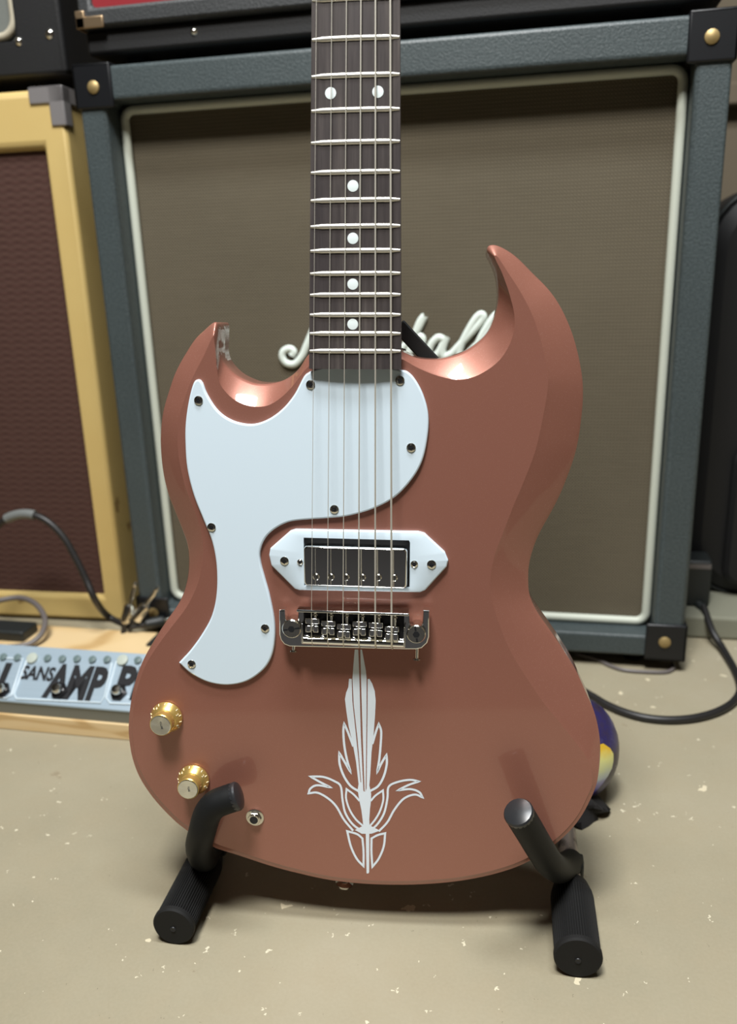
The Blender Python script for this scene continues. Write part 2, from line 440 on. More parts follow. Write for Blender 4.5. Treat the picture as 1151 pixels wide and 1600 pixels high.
# ------------------------------------------------------------------ tweed amplifier at the left
TB = at(199, 975, z=0.0)
d = ray(100, 136); tt = (TB.y-CP.y)/d.y; TH = (CP+d*tt).z
TR = radians(2.0)
TW, TD = .60, .235
tw = tag(empty('guitar_amplifier', (TB.x, TB.y, 0), TR), 'yellow tweed amplifier with dark oxblood grille at the left edge', 'amplifier')
def tweedX(o):  # parts are modelled centred on x; slide them so the right front edge is the origin
    o.location.x = -TW/2; return o
zf = .004
tweedX(framebox('cabinet', TW, TH-zf, TD, .030, .030, .034, .062, .012, 'tweed', tw, .008)).location.z = zf
tweedX(box('grille_cloth', -TW/2+.027, TW/2-.027, .0095, .0115, zf+.031, TH-.060, 'grille_oxblood', tw))
for y in (.03, TD-.03):
    for x in (-.04, -TW+.04):
        lathe('foot', [(.014, 0), (.016, .004), (.013, zf+.001)], 'corner_black', tw, 14, Matrix.Translation((x, y, 0)))
s, th = .040, .0022
P = [boxdata(-s, .0025, -th, .001, TH-.016, TH+.0025), boxdata(-.016, .0025, -th, .001, TH-s, TH+.0025),
     boxdata(-.001, th, -th, s, TH-.016, TH+.0025), boxdata(-.001, th, -th, .016, TH-s, TH+.0025), boxdata(-s, th, -th, .016, TH-.001, TH+.0025), boxdata(-.016, th, -th, s, TH-.001, TH+.0025)]
V, F = multi(P); mesh('corner_protector', V, F, 'corner_steel', tw, None, .0016)
lathe('side_stud', [(.006, 0), (.0055, .002), (.001, .004)], 'nickel', tw, 12, axisM((0, .055, TH-.038), (1, 0, 0)))
# black amplifier standing on it
bw = tag(empty('guitar_amplifier', (TB.x+.004, TB.y+.012, TH+.0028), TR), 'black amplifier with pale piped silver grille standing on the tweed amplifier', 'amplifier')
BW, BH, BD = .56, .34, .21
q = at(29, 64, y=TB.y+.012); piX = q.x-(TB.x+.004); piZ = q.z-TH
o = framebox('cabinet', BW, BH-.014, BD, .05, -piX+.004, piZ-.016, .04, .010, 'vinyl_black', bw, .006); o.location = (-BW/2, 0, .014)
o = box('grille_cloth', -BW/2+.052, BW/2+piX+.002, .0075, .0095, piZ-.003, BH-.04, 'grille_silver', bw); o.location.x = -BW/2
pl = rrect(-BW+.052, piX-.003, piZ+.003, BH-.045, .02)
loop_tube('piping', [Vector((p.x, .005, p.y)) for p in pl], .0048, 'piping_cream', bw)
for x in (-.05, -BW+.05):
    for y in (.04, BD-.04):
        lathe('foot', [(.013, 0), (.015, .004), (.012, .0145)], 'corner_black', bw, 14, Matrix.Translation((x, y, 0)))
for x, z, r in ((-.006, .055, .0055), (-.045, .05, .0045)):
    lathe('screw', [(r, 0), (r*.8, .0015), (.001, .003)], 'nickel', bw, 12, axisM((x-.01, 0, z), (0, -1, 0)))

# ------------------------------------------------------------------ black head on the cabinet and red-grilled amp above it
hz = CZ+H+.0032
hd = tag(empty('amplifier_head', (CX, CY+.012, hz)), 'low plain black amplifier head lying on top of the grey cabinet', 'amplifier')
HH = .034
mesh('case', *boxdata(-.325, .325, 0, .22, .010, HH), 'vinyl_black', hd, None, .004)
for x in (-.28, .28):
    for y in (.03, .19):
        lathe('foot', [(.012, 0), (.014, .003), (.012, .0105)], 'corner_black', hd, 12, Matrix.Translation((x, y, 0)))
lathe('screw', [(.004, 0), (.003, .0015), (.0005, .0025)], 'nickel', hd, 12, axisM((-.20, 0, .024), (0, -1, 0)))
RB = at(124, 52, y=CY+.004)
rz_ = hz+HH
rd = tag(empty('guitar_amplifier', (RB.x, CY+.004, rz_), 0), 'dark amplifier with red grille and gold corner above the grey cabinet', 'amplifier')
RW, RH, RD = .62, .26, .22
o = framebox('cabinet', RW, RH, RD, .016, .03, .020, .03, .012, 'vinyl_charcoal', rd, .005); o.location.x = RW/2
o = box('grille_cloth', -RW/2+.014, RW/2-.028, .0055, .0115, .018, RH-.028, 'grille_red', rd); o.location.x = RW/2
V, F = multi([boxdata(-.002, .030, -.0025, .001, -.0005, .011), boxdata(-.002, .009, -.0025, .001, -.0005, .017), boxdata(-.002, .001, -.0025, .03, -.0005, .013)])
mesh('corner_protector', V, F, 'corner_gold', rd, None, .0014)

# ------------------------------------------------------------------ right edge: black case, ledge, adapter, cables
cs = tag(empty('instrument_case', (0, 0, 0)), 'tall black soft case standing upright at the right edge', 'case')
lz = .03; cy_ = at(1125, 938, z=lz).y+.016
pA = at(1094, 520, y=cy_); pT = at(1140, 285, y=cy_)
cx0, cx1, ctop = pA.x, pA.x+.30, pT.z
out = rrect(cx0, cx1, lz, ctop, .075, 8)
R = [[Vector((p.x, y, p.y)) for p in offs] for y, offs in ((cy_+.02, offset2(out, .02)), (cy_, offset2(out, .008)), (cy_+.004, out), (cy_+.13, out), (cy_+.15, offset2(out, .02)))][1:]
R = [[Vector((p.x, cy_, p.y)) for p in offset2(out, .022)], [Vector((p.x, cy_+.007, p.y)) for p in offset2(out, .006)], [Vector((p.x, cy_+.02, p.y)) for p in out],
     [Vector((p.x, cy_+.12, p.y)) for p in out], [Vector((p.x, cy_+.14, p.y)) for p in offset2(out, .02)]]
rings('body', R, 'case_black', cs, 40)
loop_tube('zip', [Vector((p.x, cy_+.012, p.y)) for p in offset2(out, .001)], .003, 'box_black', cs, 6)
pk = rrect(cx0+.05, cx1-.03, lz+.02, lz+.2, .02)
rings('pocket', [[Vector((p.x, cy_-.012, p.y)) for p in offset2(pk, .006)], [Vector((p.x, cy_-.008, p.y)) for p in pk], [Vector((p.x, cy_+.004, p.y)) for p in pk]], 'case_black', cs, 40)
lf = at(1130, 1000, z=0)
struct(box('trim_1', .372, X1, lf.y, Y1, 0, lz, 'ledge_concrete', None, .004))
struct(box('trim_2', .39, X1, Y1-.035, Y1, .70, .735, 'wall_brown', None, .004))
ap = at(1092, 962, z=.03)
ad = tag(empty('power_adapter', (.392, lf.y+.03, lz)), 'black power adapter block beside the grey cabinet', 'adapter')
mesh('block', *boxdata(-.016, .018, 0, .04, 0, .062), 'box_black', ad, None, .004)
mesh('label_strip', *boxdata(-.014, .016, -.0008, .001, .052, .058), 'cable_grey', ad)
mesh('strain_relief', *lathedata([(.006, 0), (.005, .012), (.0035, .02)], 12, axisM((.004, .006, .004), (.25, -.9, -.12))), 'box_black', ad, 40)

def floorpath(pts, z): return [at(px, py, z=zz) for (px, py), zz in zip(pts, z if isinstance(z, list) else [z]*len(pts))]
cz_ = .0042
pa = [(.396+.005, lf.y+.018, lz+.006)]+[tuple(p) for p in floorpath([(1112, 985), (1128, 1012), (1148, 1048), (1156, 1075), (1148, 1094), (1125, 1110), (1090, 1121), (1050, 1125), (1010, 1122), (975, 1113), (945, 1100), (925, 1088), (890, 1070), (840, 1060)], [.02, .008]+[cz_]*12)]
tag(tube('instrument_cable', cr(pa, False, 6), .0042, 'cable_black', None, 10), 'thick black cable curving over the floor right of the guitar', 'cable')
pa = floorpath([(900, 1022), (935, 1032), (952, 1040), (975, 1047), (1010, 1050), (1040, 1050), (1052, 1044), (1050, 1036)], .0024)
tag(tube('thin_cable', cr(pa, False, 6), .0022, 'cable_grey', None, 8), 'thin grey cable lying under the front of the grey cabinet', 'cable')

# ------------------------------------------------------------------ plank, pedal and leads at the left
pf = at(100, 1148, z=0); PT = .0185
pb = at(100, 979, z=PT)
PX0, PX1 = -.95, -.085
tag(box('pine_plank', PX0, PX1, pf.y, pb.y, 0, PT, 'pine', None, .0012), 'pale pine plank on the floor under the silver pedal', 'plank')
fy = pf.y+.002
zt = at(100, 1103, y=fy).z
PANG = radians(38); p0_ = at(100, 1103, y=fy); PL = .062; bk = p0_+Vector((0, cos(PANG), sin(PANG)))*PL
ped = tag(empty('effects_pedal', (0, fy, PT)), 'long silver multi-switch pedal with big black lettering on the plank', 'pedal')
hF, hB, dB = zt-PT, bk.z-PT, bk.y-fy
xl, xr = -.60, -.097
V = [(xl, 0, 0), (xr, 0, 0), (xr, dB, 0), (xl, dB, 0), (xl, 0, hF), (xr, 0, hF), (xr, dB, hB), (xl, dB, hB)]
mesh('housing', V, [(0, 1, 2, 3), (0, 4, 5, 1), (1, 5, 6, 2), (2, 6, 7, 3), (3, 7, 4, 0)], 'pedal_side', ped, None)
sl = (hB-hF)/dB
V = [(xl, -.0012, hF-.0008), (xr, -.0012, hF-.0008), (xr, dB, hB), (xl, dB, hB)]; V += [(x, y, z+.0022) for x, y, z in V]
mesh('top_panel', V, [(0, 1, 2, 3), (4, 5, 6, 7), (0, 1, 5, 4), (1, 2, 6, 5), (2, 3, 7, 6), (3, 0, 4, 7)], 'pedal_silver', ped, None, .0006)
PM = Matrix.Translation((0, -.001, hF+.0022)) @ Matrix.Rotation(math.atan(sl), 4, 'X')
PMW = Matrix.Translation((0, fy, PT)) @ PM; PMI = PMW.inverted()
def onpanel(px, py):
    o_ = PMI @ CP; d_ = PMI.to_3x3() @ ray(px, py); t_ = -o_.z/d_.z; p = o_+d_*t_; return Vector((p.x, p.y, 0))
def pz(P, z): return [PM @ Vector((p.x, p.y, z)) for p in P]
def panelpoly(name, pts, z0, z1, mat):
    P = [onpanel(*q) for q in pts]; return rings(name, [pz(P, z0), pz(P, z1)], mat, ped, 30)
# white outline of the three fields
for k, pts in enumerate(([(43, 1030), (22, 1084), (26, 1092), (158, 1098), (163, 1090), (175, 1036)], [(182, 1034), (166, 1090), (172, 1099), (300, 1104)], [(-90, 1081), (10, 1091), (18, 1086), (36, 1030), (-60, 1024)])):
    P = [PM @ (onpanel(*q)+Vector((0, 0, .0003))) for q in pts]
    tube('field_outline', P, .0009, 'pedal_line', ped, 6)
# lettering
def ptext(name, s, px, py, hpx, shear, off, sx, wpx=None):
    c_ = onpanel(px, py); up = onpanel(px, py-hpx/2)-onpanel(px, py+hpx/2)
    o = text(name, s, up.length/.70, PM @ Matrix.Translation((c_.x, c_.y, .0002)), 'print_black', ped, shear, off, .00015, sx)
    if wpx:
        xs = [(PM.inverted() @ v.co).x for v in o.data.vertices]; wd = max(xs)-min(xs); want = (onpanel(px+wpx/2, py)-onpanel(px-wpx/2, py)).length
        mid = (max(xs)+min(xs))/2; PI_ = PM.inverted()
        for v in o.data.vertices:
            l = PI_ @ v.co; l.x = c_.x+(l.x-mid)*want/wd; v.co = PM @ l
    return o
ptext('lettering', 'SANS', 59, 1053, 19, .0, .0006, .8, 52)
ptext('lettering', 'AMP', 118, 1069, 47, .0, .0022, .8, 92)
ptext('lettering', 'PROG', 250, 1073, 47, .0, .0022, .8, 138)
ptext('lettering', 'DI', -18, 1064, 47, .0, .0022, .8, 52)
for i, (x, y) in enumerate([(6, 1027), (28, 1028), (75, 1029), (98, 1030), (121, 1030), (145, 1031), (168, 1031), (216, 1032), (-18, 1026), (-42, 1025)]):
    lathe('trim_pot', [(.0042, 0), (.004, .002), (.0012, .0026)], 'pot_green', ped, 12, PM @ Matrix.Translation(onpanel(x, y)))
for x, y in ((51, 1029), (192, 1032)):
    lathe('level_pot', [(.0062, 0), (.006, .0022), (.002, .0028)], 'pot_pale', ped, 14, PM @ Matrix.Translation(onpanel(x, y)))
for x, y in ((4, 1079), (93, 1080), (186, 1082)):
    o = lathe('foot_switch', [(.0092, 0), (.0092, .0025), (.0072, .003), (.0072, .0045)], 'chrome_dark', ped, 6, PM @ Matrix.Translation(onpanel(x, y)))
    lathe('button', [(.0052, .003), (.0052, .009), (.0042, .0105), (.001, .011)], 'nickel', o, 16, PM @ Matrix.Translation(onpanel(x, y)))
# black box and tape on the plank behind the pedal
q0 = at(40, 1002, z=PT); 
tag(box('supply_box', q0.x-.16, q0.x, q0.y-.004, q0.y+.03, PT, PT+.014, 'box_black', None, .003), 'flat black box on the plank behind the silver pedal', 'box')
q0 = at(228, 1010, z=PT)
tag(box('tape_strip', q0.x, q0.x+.03, q0.y, q0.y+.034, PT, PT+.003, 'box_black', None, .0008), 'black hook tape patch on the plank close to the guitar', 'tape')
# leads
yc = pb.y-.02
def yp(px, py, y): return at(px, py, y=y)
pa = [yp(-40, 900, yc), yp(-22, 845, yc), yp(5, 814, yc+.003), yp(38, 803, yc+.005), yp(70, 812, yc+.005), yp(98, 838, yc+.005), yp(118, 872, yc+.003), yp(134, 905, yc), yp(150, 940, yc-.003), at(168, 962, z=PT+.012), at(190, 974, z=PT+.0045), at(206, 980, z=PT+.0045)]
pa = [at(-60, 985, z=PT+.004), at(-52, 975, z=PT+.02)]+pa
ld = tag(tube('patch_lead', cr(pa, False, 6), .0044, 'cable_black', None, 10), 'black lead arching up in front of the oxblood grille', 'cable')
pp = cr(pa, False, 6)
tube('tape_flag', [p for p in pp[25:34]], .0062, 'tape_grey', ld, 10)
yc2 = q0.y+.02
pa = [at(-30, 948, z=PT+.028), at(0, 938, z=PT+.033), at(32, 934, z=PT+.034), at(56, 944, z=PT+.032), at(70, 966, z=PT+.024), at(66, 988, z=PT+.014), at(50, 1004, z=PT+.007), at(28, 1010, z=PT+.0055), at(0, 1012, z=PT+.0045), at(-30, 1012, z=PT+.0045)]
tag(tube('grey_lead', cr(pa, False, 6), .0036, 'cable_grey', None, 10), 'grey lead looping over the plank behind the pedal', 'cable')
# plugs heaped by the cabinet
def plug(label, p, dvec, mat):
    Mx = axisM(p, dvec)
    o = tag(empty('jack_plug', mat=Mx), label, 'plug', 'plugs by the cabinet foot')
    lathe('barrel', [(.0045, 0), (.0072, .003), (.0072, .022), (.005, .026)], mat, o, 14)
    lathe('tip', [(.0031, .026), (.0031, .046), (.0022, .049), (.0031, .052), (.0008, .057)], 'nickel', o, 10)
    tube('strain_relief', [(0, 0, .001), (0, 0, -.008), (0, 0, -.016)], [.0042, .0036, .003], 'cable_black', o, 10)
plug('silver jack plug standing by the cabinet foot, leftmost of the heap', at(196, 974, z=PT+.012), (.25, .2, .9), 'nickel')
plug('silver jack plug leaning right beside the cabinet foot', at(212, 970, z=PT+.016), (.55, .1, .75), 'nickel')
plug('black jack plug lying on the plank next to the guitar waist', at(226, 976, z=PT+.010), (.9, .35, .12), 'box_black')

# ------------------------------------------------------------------ painted ball and black cloth behind the guitar
bc = at(899, 1168, z=.048)
bl = tag(empty('painted_ball', (bc.x, bc.y, 0)), 'dark purple ball with a yellow and white patch behind the guitar', 'ball')
V, F = [], []
nu, nv = 28, 18
ra, rb = .0370, .0470
for j in range(nv+1):
    th_ = pi*j/nv
    for i in range(nu):
        a = 2*pi*i/nu; V.append(Vector((ra*sin(th_)*cos(a), ra*sin(th_)*sin(a), .0480+rb*cos(th_))))
for j in range(nv):
    for i in range(nu):
        k = (i+1) % nu; F.append((j*nu+i, j*nu+k, (j+1)*nu+k, (j+1)*nu+i))
o = mesh('shell', V, F, 'ball_paint', bl, 60)
# patch hugging the shell, facing the camera
V, F = [], []
vd = (CP-bc); a0 = atan2(vd.y, vd.x)
for j in range(9):
    for i in range(9):
        u = i/8; v_ = j/8
        th_ = radians(62+v_*62)
        half = [.20, .46, .60, .62, .60, .50, .40, .34, .26][j]
        a = a0+radians(25)+(u-.5)*2*half*.85+(v_-.5)*-.25
        V.append(Vector(((ra+.0007)*sin(th_)*cos(a), (ra+.0007)*sin(th_)*sin(a), .0480+(rb+.0007)*cos(th_))))
for j in range(8):
    for i in range(8): F.append((j*9+i, j*9+i+1, (j+1)*9+i+1, (j+1)*9+i))
me = mesh('patch', [Vector((v.x, v.y, v.z-.0480)) for v in V], F, 'ball_patch', bl, 60); me.location.z = .0480
cl = at(908, 1292, z=0)
V, F = [], []
for j in range(9):
    for i in range(20):
        a = 2*pi*i/20; th_ = pi/2*j/8
        r = (1+.22*sin(3*a+j)+.12*sin(7*a+2*j))
        V.append(Vector((cl.x+.020*r*cos(th_)*cos(a), cl.y+.022+.02*r*cos(th_)*sin(a), .0005+.020*sin(th_)*(1+.15*sin(5*a)))))
for j in range(8):
    for i in range(20):
        k = (i+1) % 20; F.append((j*20+i, j*20+k, (j+1)*20+k, (j+1)*20+i))
F.append(tuple(range(20))[::-1])
tag(mesh('crumpled_cloth', V, F, 'cloth_black', None, 50), 'small crumpled black cloth on the floor under the purple ball', 'cloth')

# ------------------------------------------------------------------ guitar stand
sd = Vector((-.045, .999, 0)).normalized()
st = tag(empty('guitar_stand', (.09, -.52, 0)), 'black folding guitar stand with foam arms and ribbed rubber feet', 'guitar stand')
SI = Matrix.Translation((-.09, .52, 0))
def sl_(p): return SI @ Vector(p)
feet = []
for (px, py), rad, ln in (((270, 1449), .0152, .074), ((903, 1498), .0160, .066)):
    c0 = at(px, py, z=rad); d_ = sd
    n = 200
    V, F = [], []
    prof = [(-.0, .93), (.0012, 1.0), (.004, 1.0), (.005, .965), (ln-.012, .965), (ln-.008, .93), (ln, .80)]
    sidev = d_.cross(Vector((0, 0, 1))).normalized(); upv = Vector((0, 0, 1))
    for k, (y, r) in enumerate(prof):
        for i in range(n):
            a = 2*pi*i/n
            rr = rad*r*((1-.085*(i % 4 < 2)) if 3 <= k <= 4 else 1.0)
            V.append(c0+d_*y+(sidev*cos(a)+upv*sin(a))*rr)
    for k in range(len(prof)-1):
        for i in range(n):
            j = (i+1) % n; F.append((k*n+i, k*n+j, (k+1)*n+j, (k+1)*n+i))
    F.append(tuple(range(n))[::-1]); F.append(tuple((len(prof)-1)*n+i for i in range(n)))
    ft = mesh('rubber_foot', [sl_(v) for v in V], F, 'rubber_black', st, 30)
    lathe('hole', [(.0022, 0), (.0018, .0006), (.001, .0003)], 'black_gap', ft, 10, axisM(sl_(c0-d_*.0002-upv*.0015), -d_))
    e0 = c0+d_*(ln-.01)+Vector((0, 0, .002)); e1 = c0+d_*.125+Vector((0, 0, .004))
    tube('floor_tube', [sl_(e0), sl_(e1)], .0078, 'worn_steel', st, 16)
    feet.append((c0, e0, e1))
(cl0, l0, l1), (cr0, r0_, r1) = feet
tube('cross_tube', [sl_(l1), sl_(r1)], .0075, 'worn_steel', st, 14)
mid = (l1+r1)/2
tube('back_post', cr([sl_(mid), sl_(mid+Vector((0, .006, .10))), sl_(mid+Vector((.0, .008, .26))), sl_(mid+Vector((.01, .004, .385)))], False, 5), .008, 'foam_black', st, 14)
def gw(px, py, z): return sl_(GM @ gp(px, py, z))
def arm(P, r, tipdir_pt=None):
    C = cr(P, False, 8)
    rad = [r]*len(C)
    o = tube('foam_arm', C, rad, 'foam_black', st, 20)
    d_ = (C[-1]-C[-2]).normalized()
    lathe('end_cap', [(r*1.0, -.002), (r*1.01, .0004), (r*.93, .0016), (r*.6, .0026), (r*.05, .003)], 'plastic_cap', o, 20, axisM(C[-1], d_))
R_ = .0098
arm([sl_(l0+Vector((.0, .02, .004))), gw(320, 1342, -.030), gw(311, 1324, -.002), gw(316, 1298, .0135), gw(324, 1272, .017), gw(336, 1257, .0178), gw(352, 1250, .0178), gw(370, 1244, .0172)], R_)
arm([sl_(r0_+Vector((.0, .03, .004))), gw(876, 1358, -.026), gw(860, 1350, .0), gw(846, 1330, .014), gw(827, 1298, .027), gw(810, 1270, .037)], R_)
for a, b in ((l0, 'l'), (r0_, 'r')):
    box('arm_bracket', *(lambda p: (p.x-.009, p.x+.009, p.y+.020, p.y+.036, p.z-.010, p.z+.009))(sl_(a)), 'box_black', st, .002)
# diagonal rest bar seen behind the heel
b0 = GM @ gp(622, 508, -.05); b1 = GM @ gp(700, 592, -.05)
ax = (b1-b0).normalized(); bn = (GM.to_3x3() @ Vector((0, 0, 1))); bs = ax.cross(bn)
V = [sl_(p+bs*a+bn*c_) for p in (b0, b1) for a in (-.005, .005) for c_ in (-.002, .002)]
mesh('rest_bar', V, [(0, 1, 3, 2), (4, 6, 7, 5), (0, 4, 5, 1), (2, 3, 7, 6), (0, 2, 6, 4), (1, 5, 7, 3)], 'box_black', st, None, .001)

# ------------------------------------------------------------------ the guitar
gt = tag(empty('electric_guitar', mat=GM), 'copper-rose double-horned electric guitar with white pickguard on the black stand', 'guitar')
# body outline (photo pixels): edge, bevel ridge, drop of the edge in mm
OB = [
 (628,549.5,630,562,4),(648,558.6,648,572,7),(670,561.5,668,581,9),(692,559.7,690,588,11),(721,551,718,592,12),(745,536,748,584,12),(763,517,779,562,12),
 (774,489,798,530,12),(778,464.5,803,497,12),(775.7,434,796,462,11),(768.8,412,784,427,9),(760.5,393,773,404,6.5),(764.6,383.4,773,399,6),(780,385,778,402,6),
 (804.5,400,791,421,7),(832,427,812,453,8),(859.6,456,830,486,8),(879,486.5,841,515,8),(895,525,850,547,8),(906,569,856,580,8),(910.5,607.6,857,605,8),
 (908,651.6,851,645,8),(899.5,704,838,704,8),(881.6,756,818,757,8),(865,792,803,792,8),(843,832,786,836,8),(832,859,775,865,8),(826,884,769,892,8),
 (825,909,767,917,8),(827.5,931,770,938,8),(838.8,956,777,962,8),(859,985,790,997,8),(879,1014.5,806,1029,8),(899.5,1048,828,1064,7.5),(915,1082,851,1098,6.5),
 (928,1112,877,1130,5.5),(936,1147.8,902,1162,4.2),(937.5,1181.6,920,1190,3.2),(933,1220,925,1222,2.4),(923,1247,917,1245,2),(907,1276.5,902.5,1273,2),(886.8,1301,883,1297,2),
 (859.7,1324,857,1319,2),(819,1348.8,817,1343.5,2),(774,1364.6,773,1359,2),(720.6,1375.5,720,1370,2),(668.5,1380.7,668,1375,2),(616,1382,616,1376.5,2),(564,1380,564.5,1374.5,2),
 (512,1374,513,1368.5,2),(460,1362.5,461.5,1357,2),(424.6,1353,426,1347.5,2),(372.4,1336,375,1331,2),(328,1320.7,331,1315,2),(286.4,1293,290,1288.5,2),(265.6,1275,269.5,1271,2),
 (239.5,1246.4,244,1243,2),(218.7,1215,224,1212.5,2),(207,1184,212,1182.5,2),(202,1155,207.5,1154.5,2),(201,1134.6,206.5,1134.6,2),(203.5,1103,209,1104,2),(210,1069.4,215.5,1071,2.2),
 (221.7,1035.5,228,1038,2.6),(240,1001.6,248,1006,3.2),(258,973,268,979,4),(276.4,947,288,953,5),(287,926,301,930,6),(293.5,900,311,903,6.5),(295,873.5,316,874,7),
 (292.6,850.6,316,850,7),(284,825.6,311,822,7),(274,800.6,301,793,7),(263.4,773.5,290.5,766,7),(256,744,283,738,7),(252,713,278,711,7),(251,680,276.5,680,7),
 (254.6,645,280,650,7),(264,611,288,622,7),(276.5,577,299,592,7),(301,535,317,557,7),(318,517,326,538,6.5),(333.7,503.8,332,526,6),(340,508,334,528,6),
 (341.5,530,337,550,8),(342.5,550,339,578,10),(349.5,567,344,599,11.5),(366.5,584.6,357,616,12),(386,595,374,628,12),(402,599.5,394,634,12),(425,599,417,633,12),
 (447,592,437,622,11),(466,577,456,604,9.5),(482,554,479,575,5),(500,549,501,561,3),(556,547,556,560,2.5),(612,547,611,559,3)]
edge, ridge = [], []
for a, b, c_, d_, h in OB:
    edge.append(gp(a, b, -h/1000)); ridge.append(gp(c_, d_, -.0003))
E_, Rg = cr(edge, True, 5), cr(ridge, True, 5)
THK = -.0345
def lerp(A, B, t_): return [a.lerp(b, t_) for a, b in zip(A, B)]
low = [Vector((p.x, p.y, p.z-.0022)) for p in E_]
eg = [a.lerp(b, .10) for a, b in zip(E_, Rg)]
eg = [Vector((p.x, p.y, e.z+.10*(r.z-e.z)+.0006)) for p, e, r in zip(eg, E_, Rg)]
em = [Vector((e.x, e.y, e.z-.0003)) for e in E_]
bb = [a.lerp(b, .9) for a, b in zip(E_, Rg)]
bb = [Vector((p.x, p.y, p.z-.0001)) for p in bb]
face = zed(lerp(E_, Rg, 1.03), 0)
back = zed(offset2(E_, .0012), THK); back2 = zed(offset2(E_, .0005), THK+.0005); back3 = zed(E_, THK+.0016)
rings('body', [back, back2, back3, low, em, eg, bb, face], 'lacquer', gt, 38)

# pickguard
def sp(*segs):
    out = []
    for s in segs:
        c_ = cr([gp(x, y, PG) for x, y in s], False, 5); out += c_[:-1]
    return out
PG = .0026
pgo = sp([(483,581),(474,588.7),(459,617),(439.7,640),(416.7,656),(392,663),(363,657.5),(340,642),(323,617),(315.4,598.5),(309,593),(301.5,599),(294.4,625),(289.4,659),(288.7,690),(291.7,732),(302,774),(317,812),(330.7,846.7),(337.6,885),(337.6,927),(330.7,961),(317,988),(298,1015),(279,1036)],
         [(279,1036),(298,1053),(325,1066.5),(355.6,1071),(386,1064.6),(411,1047),(424,1026),(429,999.6),(428,969),(420.5,931),(413,904),(407,881),(406,862),(413,843),(428,827.6),(451,816),(481.7,812),(512,810),(543,806.6),(581,796),(615.5,778),(642,751),(659.5,720.5),(668,682),(669,648),(661,617),(648,592.5),(636,580.5),(626,578)],
         [(626,578),(600,572)],[(600,572),(510,572)],[(510,572),(492,577),(483,581)])
pg = prism('pickguard', pgo, .0001, PG, .0011, 'pickguard_white', gt, 30)
def screwdata(r, z):
    V, F = lathedata([(r, 0), (r*.95, .0005), (r*.55, .0011), (r*.42, .0011), (r*.30, .0004), (.0001, .0004)], 16)
    return V, F
def screw(px, py, z, r, parent, mat='nickel'):
    p = gp(px, py, z+.0006); V, F = screwdata(r, z)
    a = random.random()*1.5
    o = mesh('screw', [Matrix.Rotation(a, 3, 'Z') @ v for v in V], F, mat, parent, 30); o.location = (p.x, p.y, z)
    q = r*.62
    cv, cf = multi([boxdata(-q, q, -.00035, .00035, 0, .00116), boxdata(-.00035, .00035, -q, q, 0, .00117)])
    s_ = mesh('slot', [Matrix.Rotation(a, 3, 'Z') @ Vector(v) for v in cv], cf, 'black_gap', o)
    return o
def screw2(px, py, z, r, part):
    o = screw(px, py, z, r, part)
    for ch in list(o.children):       # keep three levels: slot hangs on the same part as the screw
        ch.parent = part; ch.location = o.location; ch.name = 'screw_slot'
for x, y in ((309.7,625.7),(484.8,601),(624.5,594.5),(642,699.5),(522,796),(330,824),(413.7,982),(299,1038)):
    screw2(x, y, PG, .0030, pg)

# pickup surround with opening
SZ = .0030
hexo = [(420,868),(422,857),(453,829.8),(461,827.3),(653,831),(663,833.8),(694.7,863),(700,876),(697.5,886),(664,922.6),(656,926),(467,922.6),(460,920.4),(423.6,884)]
so = [gp(x, y, SZ) for x, y in hexo]
def subdiv(P, n):
    out = []
    for i in range(len(P)):
        a, b = P[i], P[(i+1) % len(P)]
        for k in range(n): out.append(a.lerp(b, k/n))
    return out
so = subdiv(so, 8)
hc = [gp(475, 842, SZ), gp(640, 842.5, SZ), gp(640, 916, SZ), gp(474, 915, SZ)]
hx0, hx1, hy1, hy0 = (hc[0].x+hc[3].x)/2, (hc[1].x+hc[2].x)/2, (hc[0].y+hc[1].y)/2, (hc[2].y+hc[3].y)/2-.0012
cx_, cyy = (hx0+hx1)/2, (hy0+hy1)/2
def rayrect(P):
    out = []
    for p in P:
        dx, dy = p.x-cx_, p.y-cyy
        k = min((hx1-hx0)/2/abs(dx) if abs(dx) > 1e-9 else 1e9, (hy1-hy0)/2/abs(dy) if abs(dy) > 1e-9 else 1e9)
        out.append(Vector((cx_+dx*k, cyy+dy*k, p.z)))
    return out
hole = rayrect(so)
R = [zed(so, .0001), zed(so, SZ-.0009), zed(offset2(so, .0004), SZ-.0003), zed(offset2(so, .0010), SZ), zed(hole, SZ), zed(hole, .0004)]
sr = rings('pickup_surround', R, 'pickguard_white', gt, 30, True, False)
fl = mesh('cavity', zed([Vector((hx0, hy0, 0)), Vector((hx1, hy0, 0)), Vector((hx1, hy1, 0)), Vector((hx0, hy1, 0))], .0005), [(0, 1, 2, 3)], 'black_gap', sr)
for x, y, r in ((444,876.7,.0030),(468.4,878.4,.0020),(646.9,881.7,.0025),(674,882.3,.0031)): screw2(x, y, SZ, r, sr)
